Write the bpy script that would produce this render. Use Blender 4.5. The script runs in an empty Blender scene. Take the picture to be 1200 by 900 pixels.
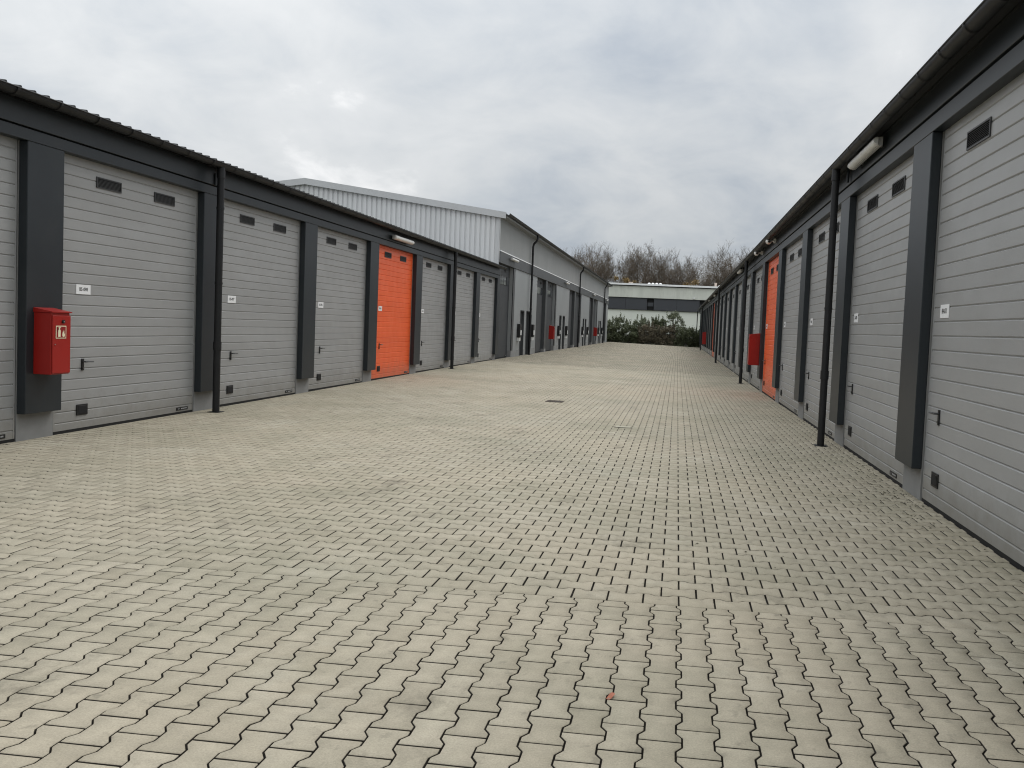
import bpy, bmesh, math, random
import numpy as np
from mathutils import Matrix, Vector
random.seed(7); rng = np.random.default_rng(7)
scene = bpy.context.scene
C = scene.collection

# ------------------------------------------------------------------ camera
CAM_H = 1.51
r_ = (0.99367407, 0.04884038, -0.10112596)
d_ = (0.10323578, -0.04279744, 0.99373576)
n_ = (-0.04420649, 0.99788927, 0.04756878)
right = Vector((r_[0], d_[0], -n_[0])); down = Vector((r_[1], d_[1], -n_[1])); fwd = Vector((r_[2], d_[2], -n_[2]))
cd = bpy.data.cameras.new('camera'); cam = bpy.data.objects.new('camera', cd); C.objects.link(cam)
m3 = Matrix((right, -down, -fwd)).transposed()
cam.matrix_world = Matrix.Translation((0, 0, CAM_H)) @ m3.to_4x4()
cd.sensor_fit = 'HORIZONTAL'; cd.sensor_width = 36; cd.lens = 36 * 952 / 1200
cd.shift_x = (600 - 695) / 1200; cd.shift_y = (429 - 450) / 1200
cd.clip_start = 0.05; cd.clip_end = 3000
scene.camera = cam

# ------------------------------------------------------------------ world, sun, exposure
SUN_EL, SUN_AZ = math.radians(52), math.radians(35)
w = bpy.data.worlds.new('World'); scene.world = w; w.use_nodes = True
nt = w.node_tree; nt.nodes.clear()
N = nt.nodes.new; L = nt.links.new
out = N('ShaderNodeOutputWorld'); bg = N('ShaderNodeBackground'); bg.inputs[1].default_value = 0.1
sky = N('ShaderNodeTexSky'); sky.sky_type = 'NISHITA'; sky.sun_disc = False
sky.sun_elevation = SUN_EL; sky.sun_rotation = SUN_AZ
tc = N('ShaderNodeTexCoord'); sep = N('ShaderNodeSeparateXYZ'); L(tc.outputs['Generated'], sep.inputs[0])
def mth(op, a, b=None, tree=None):
    n = (tree or nt).nodes.new('ShaderNodeMath'); n.operation = op
    for i, v in enumerate((a, b)):
        if v is None: continue
        if isinstance(v, (int, float)): n.inputs[i].default_value = v
        else: (tree or nt).links.new(v, n.inputs[i])
    return n.outputs[0]
zc = mth('MAXIMUM', sep.outputs[2], 0.0)
den = mth('ADD', zc, 0.34)
px = mth('DIVIDE', sep.outputs[0], den); py = mth('DIVIDE', sep.outputs[1], den)
cmb = N('ShaderNodeCombineXYZ'); L(px, cmb.inputs[0]); L(py, cmb.inputs[1]); cmb.inputs[2].default_value = 9.2
def noise(scale, detail, rough, vec, dist=0.0):
    n = N('ShaderNodeTexNoise'); n.inputs['Scale'].default_value = scale; n.inputs['Detail'].default_value = detail
    n.inputs['Roughness'].default_value = rough; n.inputs['Distortion'].default_value = dist; L(vec, n.inputs['Vector']); return n.outputs[0]
n1 = noise(1.5, 5, 0.5, cmb.outputs[0], 0.5)
n2 = noise(4.2, 9, 0.6, cmb.outputs[0], 0.4)
mixn = mth('ADD', mth('MULTIPLY', n1, 0.7), mth('MULTIPLY', n2, 0.3))
ramp = N('ShaderNodeValToRGB'); L(mixn, ramp.inputs[0])
e = ramp.color_ramp.elements
e[0].position = 0.38; e[0].color = (4.2, 4.6, 5.1, 1)
e[1].position = 0.66; e[1].color = (8.6, 8.6, 8.6, 1)
k = e.new(0.46); k.color = (5.15, 5.45, 5.75, 1)
k = e.new(0.53); k.color = (5.9, 6.1, 6.25, 1)
k = e.new(0.59); k.color = (6.4, 6.55, 6.65, 1)
# overcast luminance grows towards the zenith
zr = N('ShaderNodeMapRange'); zr.inputs['From Min'].default_value = 0.02; zr.inputs['From Max'].default_value = 0.95
zr.inputs['From Max'].default_value = 0.42; zr.inputs['To Min'].default_value = 0.72; zr.inputs['To Max'].default_value = 1.10; L(sep.outputs[2], zr.inputs[0])
zr2 = N('ShaderNodeMapRange'); zr2.inputs['From Min'].default_value = 0.42; zr2.inputs['From Max'].default_value = 0.95
zr2.inputs['To Min'].default_value = 0.0; zr2.inputs['To Max'].default_value = 1.75; L(sep.outputs[2], zr2.inputs[0])
zsum = mth('ADD', mth('ADD', zr.outputs[0], zr2.outputs[0]), mth('MULTIPLY', mth('MAXIMUM', mth('MULTIPLY', sep.outputs[0], -1.0), 0.0), 0.22))
vm = N('ShaderNodeVectorMath'); vm.operation = 'SCALE'; L(ramp.outputs[0], vm.inputs[0]); L(zsum, vm.inputs['Scale'])
mx = N('ShaderNodeMix'); mx.data_type = 'RGBA'; mx.inputs[0].default_value = 0.96
L(sky.outputs[0], mx.inputs[6]); L(vm.outputs[0], mx.inputs[7])
L(mx.outputs[2], bg.inputs[0]); L(bg.outputs[0], out.inputs[0])

sl = bpy.data.lights.new('sun', 'SUN'); so = bpy.data.objects.new('sun', sl); C.objects.link(so)
sl.energy = 0.8; sl.angle = math.radians(25); sl.color = (1, 0.97, 0.92)
sd = Vector((math.cos(SUN_EL) * math.sin(SUN_AZ), math.cos(SUN_EL) * math.cos(SUN_AZ), math.sin(SUN_EL)))
so.rotation_euler = sd.to_track_quat('Z', 'Y').to_euler(); so.location = (0, 0, 60)
scene.view_settings.view_transform = 'Standard'; scene.view_settings.look = 'None'
scene.view_settings.exposure = 0.3; scene.view_settings.gamma = 1; scene.view_settings.use_curve_mapping = False
scene.render.engine = 'CYCLES'; scene.cycles.filter_width = 1.1

# ------------------------------------------------------------------ helpers
def gz(x, y):
    """height of the yard: it twists gently with distance (crossfall)"""
    s = np.clip((np.asarray(y, float) - 8) / 22, 0, 1); s = s * s * (3 - 2 * s)
    return s * (-np.clip(x, -8, 3) - 2.4) * 0.017
GZ = lambda x, y: float(gz(x, y))

MATS = {}
def mat(name, col, rough=0.6, metal=0.0, var=0.08, vscale=3.0, bump=0.0, bscale=80.0, stretch=None, spec=0.4, wave=0.0, splash=0.0, dirt=0.0, dscale=0.6, dcol=(0.05, 0.05, 0.04)):
    if name in MATS: return MATS[name]
    m = bpy.data.materials.new(name); m.use_nodes = True; t = m.node_tree; b = t.nodes['Principled BSDF']
    b.inputs['Roughness'].default_value = rough; b.inputs['Metallic'].default_value = metal
    b.inputs['Specular IOR Level'].default_value = spec
    co = t.nodes.new('ShaderNodeNewGeometry').outputs['Position']
    if stretch:
        mp = t.nodes.new('ShaderNodeMapping'); mp.inputs['Scale'].default_value = stretch; t.links.new(co, mp.inputs[0]); co2 = mp.outputs[0]
    else: co2 = co
    n = t.nodes.new('ShaderNodeTexNoise'); n.inputs['Scale'].default_value = vscale; n.inputs['Detail'].default_value = 6; n.inputs['Roughness'].default_value = 0.65
    t.links.new(co2, n.inputs['Vector'])
    mr = t.nodes.new('ShaderNodeMapRange'); mr.inputs['From Min'].default_value = 0.3; mr.inputs['From Max'].default_value = 0.7
    mr.inputs['To Min'].default_value = 1 - var; mr.inputs['To Max'].default_value = 1 + var; t.links.new(n.outputs[0], mr.inputs[0])
    vm = t.nodes.new('ShaderNodeVectorMath'); vm.operation = 'SCALE'; vm.inputs[0].default_value = col; t.links.new(mr.outputs[0], vm.inputs['Scale'])
    src = vm.outputs[0]
    if dirt:
        n3 = t.nodes.new('ShaderNodeTexNoise'); n3.inputs['Scale'].default_value = dscale; n3.inputs['Detail'].default_value = 8; n3.inputs['Roughness'].default_value = 0.7
        t.links.new(co2, n3.inputs['Vector'])
        r = t.nodes.new('ShaderNodeMapRange'); r.inputs['From Min'].default_value = 0.5; r.inputs['From Max'].default_value = 0.8; r.inputs['To Max'].default_value = dirt
        t.links.new(n3.outputs[0], r.inputs[0])
        mixd = t.nodes.new('ShaderNodeMix'); mixd.data_type = 'RGBA'; t.links.new(r.outputs[0], mixd.inputs[0]); t.links.new(src, mixd.inputs[6]); mixd.inputs[7].default_value = (*dcol, 1)
        src = mixd.outputs[2]
    if splash:
        sx = t.nodes.new('ShaderNodeSeparateXYZ'); t.links.new(co, sx.inputs[0])
        ns = t.nodes.new('ShaderNodeTexNoise'); ns.inputs['Scale'].default_value = 5; ns.inputs['Detail'].default_value = 8; ns.inputs['Roughness'].default_value = 0.75; t.links.new(co, ns.inputs['Vector'])
        h = t.nodes.new('ShaderNodeMath'); h.operation = 'MULTIPLY_ADD'; t.links.new(ns.outputs[0], h.inputs[0]); h.inputs[1].default_value = -0.9; t.links.new(sx.outputs[2], h.inputs[2])
        rr = t.nodes.new('ShaderNodeMapRange'); rr.inputs[1].default_value = -0.45; rr.inputs[2].default_value = 0.0; rr.inputs[3].default_value = splash; rr.inputs[4].default_value = 0; t.links.new(h.outputs[0], rr.inputs[0])
        ms = t.nodes.new('ShaderNodeMix'); ms.data_type = 'RGBA'; t.links.new(rr.outputs[0], ms.inputs[0]); t.links.new(src, ms.inputs[6]); ms.inputs[7].default_value = (0.16, 0.145, 0.11, 1); src = ms.outputs[2]
    t.links.new(src, b.inputs['Base Color'])
    if bump:
        n2 = t.nodes.new('ShaderNodeTexNoise'); n2.inputs['Scale'].default_value = bscale; n2.inputs['Detail'].default_value = 3; t.links.new(co2, n2.inputs['Vector'])
        bp = t.nodes.new('ShaderNodeBump'); bp.inputs['Strength'].default_value = bump; bp.inputs['Distance'].default_value = 0.002
        t.links.new(n2.outputs[0], bp.inputs['Height']); t.links.new(bp.outputs[0], b.inputs['Normal'])
        if wave:
            nw = t.nodes.new('ShaderNodeTexNoise'); nw.inputs['Scale'].default_value = 2.2; nw.inputs['Detail'].default_value = 1; t.links.new(co, nw.inputs['Vector'])
            bw = t.nodes.new('ShaderNodeBump'); bw.inputs['Strength'].default_value = 1; bw.inputs['Distance'].default_value = wave
            t.links.new(nw.outputs[0], bw.inputs['Height']); t.links.new(bw.outputs[0], bp.inputs['Normal'])
    MATS[name] = m; return m

M_door = mat('grey_sectional_panel', (0.312, 0.312, 0.308), 0.40, 0.0, 0.07, 1.6, 0.25, 160, (1, 0.25, 1.6), dirt=0.2, dscale=1.1, dcol=(0.2, 0.2, 0.19), wave=0.02, splash=0.5)
M_orange = mat('orange_sectional_panel', (0.80, 0.125, 0.032), 0.40, 0, 0.07, 1.6, 0.25, 160, (1, 0.25, 1.6), wave=0.02, splash=0.45)
M_ddoor = mat('anthracite_sectional_panel', (0.04, 0.043, 0.046), 0.6, 0, 0.06, 1.6, 0.2, 160, (1, 0.25, 1.6))
M_clad = mat('anthracite_steel_cladding', (0.019, 0.024, 0.028), 0.42, 0.0, 0.10, 1.2, 0.05, 30, dirt=0.3, dscale=1.7, dcol=(0.042, 0.043, 0.042))
M_gut = mat('dark_gutter_steel', (0.009, 0.0095, 0.0105), 0.5, 0, 0.12, 5, dirt=0.25, dscale=4, dcol=(0.03, 0.028, 0.026))
M_black = mat('black_plastic', (0.012, 0.012, 0.012), 0.5, 0, 0.05, 5)
M_seal = mat('black_rubber_seal', (0.008, 0.008, 0.008), 0.8, 0, 0.05, 5)
M_pier = mat('grey_concrete_pier', (0.23, 0.23, 0.225), 0.8, 0, 0.10, 2.2, 0.3, 60, dirt=0.3, dscale=2.0, dcol=(0.15, 0.15, 0.13))
M_wallin = mat('dark_inner_wall', (0.03, 0.03, 0.03), 0.9)
M_roof = mat('galvanised_roof_sheet', (0.30, 0.31, 0.32), 0.45, 0.2, 0.08, 2)
M_ribend = mat('dark_roof_sheet', (0.02, 0.021, 0.022), 0.5, 0.0, 0.08, 2)
M_corr = mat('light_grey_corrugated_steel', (0.66, 0.665, 0.66), 0.45, 0.0, 0.05, 0.7, stretch=(1, 1, 0.3))
M_trim = mat('light_grey_flashing', (0.52, 0.525, 0.525), 0.45, 0.0, 0.05, 1.0)
M_render = mat('grey_render_wall', (0.26, 0.265, 0.26), 0.85, 0, 0.07, 0.8, 0.3, 40, (1, 1, 0.35), dirt=0.25, dscale=0.5, dcol=(0.17, 0.17, 0.16))
M_panel = mat('light_grey_wall_panel', (0.27, 0.28, 0.28), 0.5, 0, 0.05, 0.8)
M_band = mat('mid_dark_band', (0.065, 0.068, 0.07), 0.5, 0, 0.08, 1)
M_red = mat('red_powder_coat', (0.31, 0.013, 0.009), 0.35, 0, 0.06, 4, 0.1, 200)
M_white = mat('white_plastic', (0.75, 0.75, 0.73), 0.4, 0, 0.05, 8, dirt=0.35, dscale=9, dcol=(0.35, 0.33, 0.28))
M_plate = mat('white_number_plate', (0.8, 0.8, 0.8), 0.4, 0, 0.02)
M_ink = mat('dark_lettering', (0.03, 0.03, 0.03), 0.5)
M_cream = mat('photoluminescent_cream', (0.8, 0.72, 0.5), 0.5)
M_steel = mat('bare_steel', (0.45, 0.45, 0.45), 0.3, 0.8)
M_glass = mat('dark_window_glass', (0.05, 0.055, 0.06), 0.08, 0, 0.02, spec=0.8)
M_ledge = mat('white_drip_edge', (0.85, 0.85, 0.85), 0.4)
M_conc = mat('weathered_pale_concrete', (0.64, 0.65, 0.58), 0.85, 0, 0.12, 0.6, 0.2, 20, (1, 1, 0.25), dirt=0.5, dscale=0.7, dcol=(0.26, 0.27, 0.22))
M_whitewall = mat('pale_painted_wall', (0.76, 0.78, 0.70), 0.8, 0, 0.05, 0.4, dirt=0.2, dscale=0.4, dcol=(0.4, 0.42, 0.36))
M_darkband = mat('charcoal_facade_band', (0.06, 0.063, 0.07), 0.5, 0, 0.06, 0.5)
M_parapet = mat('white_parapet', (0.85, 0.85, 0.84), 0.6)
M_iron = mat('rusty_iron_grate', (0.07, 0.05, 0.035), 0.7, 0.3, 0.2, 30)

def link(name, me, m=None, parent=None, loc=None):
    o = bpy.data.objects.new(name, me); C.objects.link(o)
    if m is not None and not me.materials:
        for q in (m if isinstance(m, (list, tuple)) else [m]): me.materials.append(q)
    if parent: o.parent = parent
    if loc: o.location = loc
    return o
def tag(o, label=None, cat=None, group=None, kind=None):
    if label: o['label'] = label
    if cat: o['category'] = cat
    if group: o['group'] = group
    if kind: o['kind'] = kind
    return o
def empty(name, loc, label, cat, group=None):
    o = bpy.data.objects.new(name, None); C.objects.link(o); o.location = loc; o.empty_display_size = 0.2
    return tag(o, label, cat, group)

class MB:
    def __init__(s): s.v = []; s.f = []; s.mi = []
    def box(s, x0, x1, y0, y1, z0, z1, mi=0):
        x0, x1 = sorted((x0, x1)); y0, y1 = sorted((y0, y1)); z0, z1 = sorted((z0, z1))
        b = len(s.v)
        s.v += [(x0,y0,z0),(x1,y0,z0),(x1,y1,z0),(x0,y1,z0),(x0,y0,z1),(x1,y0,z1),(x1,y1,z1),(x0,y1,z1)]
        s.f += [tuple(b+i for i in q) for q in ((0,3,2,1),(4,5,6,7),(0,1,5,4),(1,2,6,5),(2,3,7,6),(3,0,4,7))]; s.mi += [mi]*6
    def poly(s, pts, mi=0):
        b = len(s.v); s.v += [tuple(p) for p in pts]; s.f.append(tuple(range(b, b+len(pts)))); s.mi.append(mi)
    def extrude_y(s, prof, y0, y1, mi=0, closed=True, caps=True):
        """profile [(x,z)] swept along y"""
        n = len(prof); b = len(s.v)
        s.v += [(x, y0, z) for x, z in prof] + [(x, y1, z) for x, z in prof]
        for i in range(n if closed else n-1):
            j = (i+1) % n; s.f.append((b+i, b+j, b+n+j, b+n+i)); s.mi.append(mi)
        if caps and closed:
            s.f.append(tuple(b+i for i in range(n))); s.f.append(tuple(b+n+i for i in reversed(range(n)))); s.mi += [mi]*2
    def tube(s, pts, rad, seg=12, mi=0, cap=True):
        pts = [Vector(p) for p in pts]
        rads = rad if isinstance(rad, (list, tuple)) else [rad]*len(pts)
        b = len(s.v); prev = None
        for i, p in enumerate(pts):
            t = (pts[min(i+1, len(pts)-1)] - pts[max(i-1, 0)]).normalized()
            u = t.cross(Vector((0, 0, 1)) if abs(t.z) < 0.95 else Vector((0, 1, 0))).normalized()
            if prev is not None:
                u = (prev - t * prev.dot(t)).normalized()
            prev = u; v = t.cross(u)
            for k in range(seg):
                a = 2*math.pi*k/seg; s.v.append(tuple(p + (u*math.cos(a) + v*math.sin(a))*rads[i]))
        for i in range(len(pts)-1):
            for k in range(seg):
                a = b+i*seg+k; c = b+i*seg+(k+1) % seg
                s.f.append((a, c, c+seg, a+seg)); s.mi.append(mi)
        if cap:
            s.f.append(tuple(b+k for k in reversed(range(seg)))); s.f.append(tuple(b+(len(pts)-1)*seg+k for k in range(seg))); s.mi += [mi]*2
    def mesh(s, name, mats, bevel=0, smooth=False):
        me = bpy.data.meshes.new(name); me.from_pydata(s.v, [], s.f)
        for m in (mats if isinstance(mats, (list, tuple)) else [mats]): me.materials.append(m)
        me.polygons.foreach_set('material_index', s.mi)
        bm = bmesh.new(); bm.from_mesh(me)
        bmesh.ops.recalc_face_normals(bm, faces=bm.faces)
        if bevel:
            bmesh.ops.bevel(bm, geom=bm.edges[:], offset=bevel, segments=1, affect='EDGES', clamp_overlap=True)
        bm.to_mesh(me); bm.free()
        if smooth:
            me.polygons.foreach_set('use_smooth', [True]*len(me.polygons))
            try: me.set_sharp_from_angle(angle=math.radians(40))
            except Exception: pass
        me.update(); return me
    def obj(s, name, mats, parent=None, bevel=0, smooth=False, loc=None):
        return link(name, s.mesh(name, mats, bevel, smooth), None, parent, loc)

def text_faces(body, size):
    """(verts, faces) of a flat text, centred, in its own plane"""
    cu = bpy.data.curves.new('lettering', 'FONT'); cu.body = body; cu.size = size; cu.align_x = 'CENTER'; cu.align_y = 'CENTER'; cu.offset = size*0.018
    o = bpy.data.objects.new('lettering', cu); C.objects.link(o)
    dg = bpy.context.evaluated_depsgraph_get(); me = o.evaluated_get(dg).to_mesh()
    vs = [tuple(v.co) for v in me.vertices]; fs = [tuple(p.vertices) for p in me.polygons]
    o.evaluated_get(dg).to_mesh_clear(); bpy.data.objects.remove(o); bpy.data.curves.remove(cu)
    return vs, fs

# ------------------------------------------------------------------ ground
def ground_obj():
    xs = [-900, -300, -100, -40, -20, -9, -8, -7.3, -5, -2.4, 0, 2.5, 3, 10, 30, 100, 300, 900]
    ys = [-300, -60, -10, 0, 4, 8] + list(np.linspace(10, 30, 11)) + [40, 60, 80, 90, 100, 130, 180, 400, 1500]
    vs = []; fs = []
    for y in ys:
        for x in xs: vs.append((x, y, GZ(x, y) - 0.04))
    n = len(xs)
    for j in range(len(ys)-1):
        for i in range(n-1): fs.append((j*n+i, j*n+i+1, (j+1)*n+i+1, (j+1)*n+i))
    me = bpy.data.meshes.new('ground'); me.from_pydata(vs, [], fs)
    return tag(link('ground', me, mat('soil_and_short_grass', (0.075, 0.08, 0.045), 0.95, 0, 0.3, 0.8, 0.5, 15)), kind='structure')
ground_obj()
def bed_obj():
    xs = [-7.25, -5, -2.4, 0, 2.5]; ys = [-6, 0, 8] + list(np.linspace(9, 30, 22)) + [84.3]
    vs = [(x, y, GZ(x, y) - 0.019) for y in ys for x in xs]; n = len(xs)
    fs = [(j*n+i, j*n+i+1, (j+1)*n+i+1, (j+1)*n+i) for j in range(len(ys)-1) for i in range(n-1)]
    me = bpy.data.meshes.new('joint_sand'); me.from_pydata(vs, [], fs)
    return tag(link('joint_sand', me, mat('dark_joint_sand', (0.020, 0.017, 0.011), 0.95, 0, 0.35, 7, 0.5, 60)), kind='structure')
bed_obj()

def paver_mat():
    m = bpy.data.materials.new('concrete_pavers'); m.use_nodes = True; t = m.node_tree; b = t.nodes['Principled BSDF']
    b.inputs['Roughness'].default_value = 0.8; b.inputs['Specular IOR Level'].default_value = 0.3
    pos = t.nodes.new('ShaderNodeNewGeometry').outputs['Position']
    at = t.nodes.new('ShaderNodeAttribute'); at.attribute_name = 'rnd'
    def nz(scale, detail=6, rough=0.6, strx=None):
        n = t.nodes.new('ShaderNodeTexNoise'); n.inputs['Scale'].default_value = scale; n.inputs['Detail'].default_value = detail; n.inputs['Roughness'].default_value = rough
        if strx:
            mp = t.nodes.new('ShaderNodeMapping'); mp.inputs['Scale'].default_value = strx; t.links.new(pos, mp.inputs[0]); t.links.new(mp.outputs[0], n.inputs['Vector'])
        else: t.links.new(pos, n.inputs['Vector'])
        return n.outputs[0]
    def mr(src, a, b_, c, d):
        n = t.nodes.new('ShaderNodeMapRange'); n.inputs[1].default_value = a; n.inputs[2].default_value = b_; n.inputs[3].default_value = c; n.inputs[4].default_value = d
        t.links.new(src, n.inputs[0]); return n.outputs[0]
    def mixc(fac, a, b_):
        n = t.nodes.new('ShaderNodeMix'); n.data_type = 'RGBA'; t.links.new(fac, n.inputs[0])
        for i, v in ((6, a), (7, b_)):
            if isinstance(v, tuple): n.inputs[i].default_value = (*v, 1)
            else: t.links.new(v, n.inputs[i])
        return n.outputs[2]
    # block to block tone, and slightly warmer / cooler batches
    col = mixc(at.outputs['Fac'], (0.285, 0.254, 0.190), (0.375, 0.338, 0.262))
    col = mixc(mr(nz(0.35, 4, 0.5), 0.4, 0.65, 0, 0.55), col, (0.37, 0.318, 0.235))
    col = mixc(mr(nz(0.8, 7, 0.7), 0.55, 0.75, 0, 0.45), col, (0.46, 0.435, 0.36))
    # grey-green algae in large soft areas
    col = mixc(mr(nz(0.55, 8, 0.7), 0.45, 0.66, 0, 0.55), col, (0.215, 0.205, 0.145))
    # mottling and grain
    mot = mth('MULTIPLY', mr(nz(9, 6, 0.7), 0.3, 0.7, 0.9, 1.1), mr(nz(130, 4, 0.75), 0.25, 0.75, 0.76, 1.22), t)
    vm = t.nodes.new('ShaderNodeVectorMath'); vm.operation = 'SCALE'; t.links.new(col, vm.inputs[0]); t.links.new(mot, vm.inputs['Scale']); col = vm.outputs[0]
    # dark stains: oil drips and wet dirt
    col = mixc(mr(nz(1.7, 8, 0.75, (1, 0.7, 1)), 0.565, 0.68, 0, 0.6), col, (0.13, 0.115, 0.085))
    col = mixc(mr(nz(11, 5, 0.6), 0.60, 0.70, 0, 0.5), col, (0.16, 0.145, 0.11))
    t.links.new(col, b.inputs['Base Color'])
    bp = t.nodes.new('ShaderNodeBump'); bp.inputs['Strength'].default_value = 0.5; bp.inputs['Distance'].default_value = 0.0015
    t.links.new(nz(260, 3, 0.6), bp.inputs['Height']); t.links.new(bp.outputs[0], b.inputs['Normal'])
    return m
M_pave = paver_mat()

def pavers():
    Lp, P, gap_e, gap_w = 0.2, 0.1415, 0.0100, 0.0072
    w1, w0 = P/2 + 0.0115, P/2 - 0.0115
    he = Lp/2 - gap_e/2; g = gap_w/2
    us = [-he, -0.067, -0.035, 0.035, 0.067, he]; hs = [w1, w1, w0, w0, w1, w1]
    def outline(flat_neg=False):
        top = [(u, h-g) for u, h in zip(us, hs)]
        bot = [(u, -(h-g)) for u, h in zip(us, hs)]
        if flat_neg: bot = [(u, -(w1-0.001)) for u, h in zip(us, hs)]
        return np.array(top[::-1] + bot)      # ccw seen from above
    O = outline(); OF = outline(True); nO = len(O)
    def inset(o, d):
        c = np.roll(o, -1, 0); p = np.roll(o, 1, 0)
        e1 = o - p; e2 = c - o
        e1 /= np.linalg.norm(e1, axis=1)[:, None]; e2 /= np.linalg.norm(e2, axis=1)[:, None]
        n1 = np.stack([-e1[:, 1], e1[:, 0]], 1); n2 = np.stack([-e2[:, 1], e2[:, 0]], 1)
        nn = n1 + n2; nn /= (np.linalg.norm(nn, axis=1)**2)[:, None] / 2 + 1e-9
        return o + nn * d
    V = []; counts = []
    blocks = []    # cx, cy, rot(bool: True -> length along y), flat, clip
    x0, x1 = -7.10, 2.40
    YB = 4.44
    # far zone: length across the yard
    j = 0
    while True:
        cy = YB + w1 + 0.001 + P * j
        if cy > 84: break
        ph = (0.081 - 0.1 + (0.1 if j % 2 else 0.0))
        n0 = int(math.floor((x0 - ph)/Lp)) - 1; n1 = int(math.ceil((x1 - ph)/Lp)) + 1
        for n in range(n0, n1+1):
            blocks.append((ph + n*Lp, cy, 0, 1 if j == 0 else 0))
        j += 1
    # near zone: length along the yard
    i0 = int(math.floor((x0 + 0.062)/P)) - 1; i1 = int(math.ceil((x1 + 0.062)/P)) + 1
    for i in range(i0, i1+1):
        cx = -0.062 + P/2 + P*i
        off = 0.0 if i % 2 else 0.1
        y = YB + 0.002 - Lp/2 - off
        if off: blocks.append((cx, YB + 0.002 - Lp/4, 1, 2))
        while y > -3:
            blocks.append((cx, y, 1, 0)); y -= Lp
    A = np.array(blocks, float)
    nb = len(A)
    rnd = rng.random(nb) * 0.6 + 0.2; odd = rng.random(nb) < 0.05; rnd[odd] = rng.random(odd.sum())
    ang = (rng.random(nb) - 0.5) * 0.012; dz = (rng.random(nb) - 0.5) * 0.0016
    tx = (rng.random(nb) - 0.5) * 0.006; ty = (rng.random(nb) - 0.5) * 0.006
    jx = (rng.random(nb) - 0.5) * 0.0012; jy = (rng.random(nb) - 0.5) * 0.0012
    allv = []; loopv = []; pstart = []; ptot = []; allr = []; matv = []
    base = 0; loops = 0
    for flat in (0, 1, 2):
        for near in (True, False):
            sel = (A[:, 3] == flat) & ((A[:, 1] < 30) == near)
            S = A[sel]; n = len(S)
            if not n: continue
            o = (O, OF, O * np.array([0.46, 1.0]))[flat]
            if flat == 2:  # half block: full width where it meets the edge course
                o = o.copy(); o[:, 1] = np.sign(o[:, 1]) * np.where(o[:, 0] < 0.0, w1 - g, w0 - g)
            rings = [(inset(o, 0.0018), 0.0), (o, -0.0025), (o, -0.026)] if near else [(inset(o, 0.001), 0.0), (o, -0.018)]
            T = np.concatenate([np.column_stack([r, np.full(nO, z)]) for r, z in rings])
            k = len(T)
            rot = S[:, 2]; c = np.cos(ang[sel] + rot*math.pi/2)[:, None]; s_ = np.sin(ang[sel] + rot*math.pi/2)[:, None]
            X = T[None, :, 0]*c - T[None, :, 1]*s_; Yv = T[None, :, 0]*s_ + T[None, :, 1]*c
            Z = T[None, :, 2] + dz[sel][:, None] + X*tx[sel][:, None] + Yv*ty[sel][:, None]
            X = X + S[:, 0:1] + jx[sel][:, None]; Yv = Yv + S[:, 1:2] + jy[sel][:, None]
            X = np.clip(X, x0, x1)
            Z = Z + gz(X, Yv)
            allv.append(np.stack([X, Yv, Z], 2).reshape(-1, 3)); allr.append(np.repeat(rnd[sel], k))
            faces = [list(range(nO))]; fm = [0]
            for r in range(len(rings)-1):
                for q in range(nO):
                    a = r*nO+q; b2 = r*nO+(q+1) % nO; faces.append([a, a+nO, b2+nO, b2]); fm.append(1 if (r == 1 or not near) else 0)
            fl = np.concatenate([np.array(f) for f in faces]); ft = np.array([len(f) for f in faces])
            off = base + np.arange(n)*k
            loopv.append((fl[None, :] + off[:, None]).reshape(-1))
            st = np.concatenate([[0], np.cumsum(ft)[:-1]])
            pstart.append((st[None, :] + (loops + np.arange(n)*len(fl))[:, None]).reshape(-1)); ptot.append(np.tile(ft, n))
            matv.append(np.tile(np.array(fm), n)); base += n*k; loops += n*len(fl)
    v = np.concatenate(allv); lv = np.concatenate(loopv); ps = np.concatenate(pstart); pt = np.concatenate(ptot)
    me = bpy.data.meshes.new('block_paving')
    me.vertices.add(len(v)); me.vertices.foreach_set('co', v.astype(np.float32).ravel())
    me.loops.add(len(lv)); me.loops.foreach_set('vertex_index', lv.astype(np.int32))
    me.polygons.add(len(ps)); me.polygons.foreach_set('loop_start', ps.astype(np.int32)); me.polygons.foreach_set('loop_total', pt.astype(np.int32))
    me.update(calc_edges=True)
    me.polygons.foreach_set('material_index', np.concatenate(matv).astype(np.int32)); me.materials.append(M_pave); me.materials.append(mat('dark_paver_sides', (0.025, 0.021, 0.015), 0.95, 0, 0.2, 20))  # block side faces coloured near-black so the joints read dark
    a = me.attributes.new('rnd', 'FLOAT', 'POINT'); a.data.foreach_set('value', np.concatenate(allr).astype(np.float32))
    return tag(link('block_paving', me, M_pave), kind='structure')
pavers()

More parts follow.
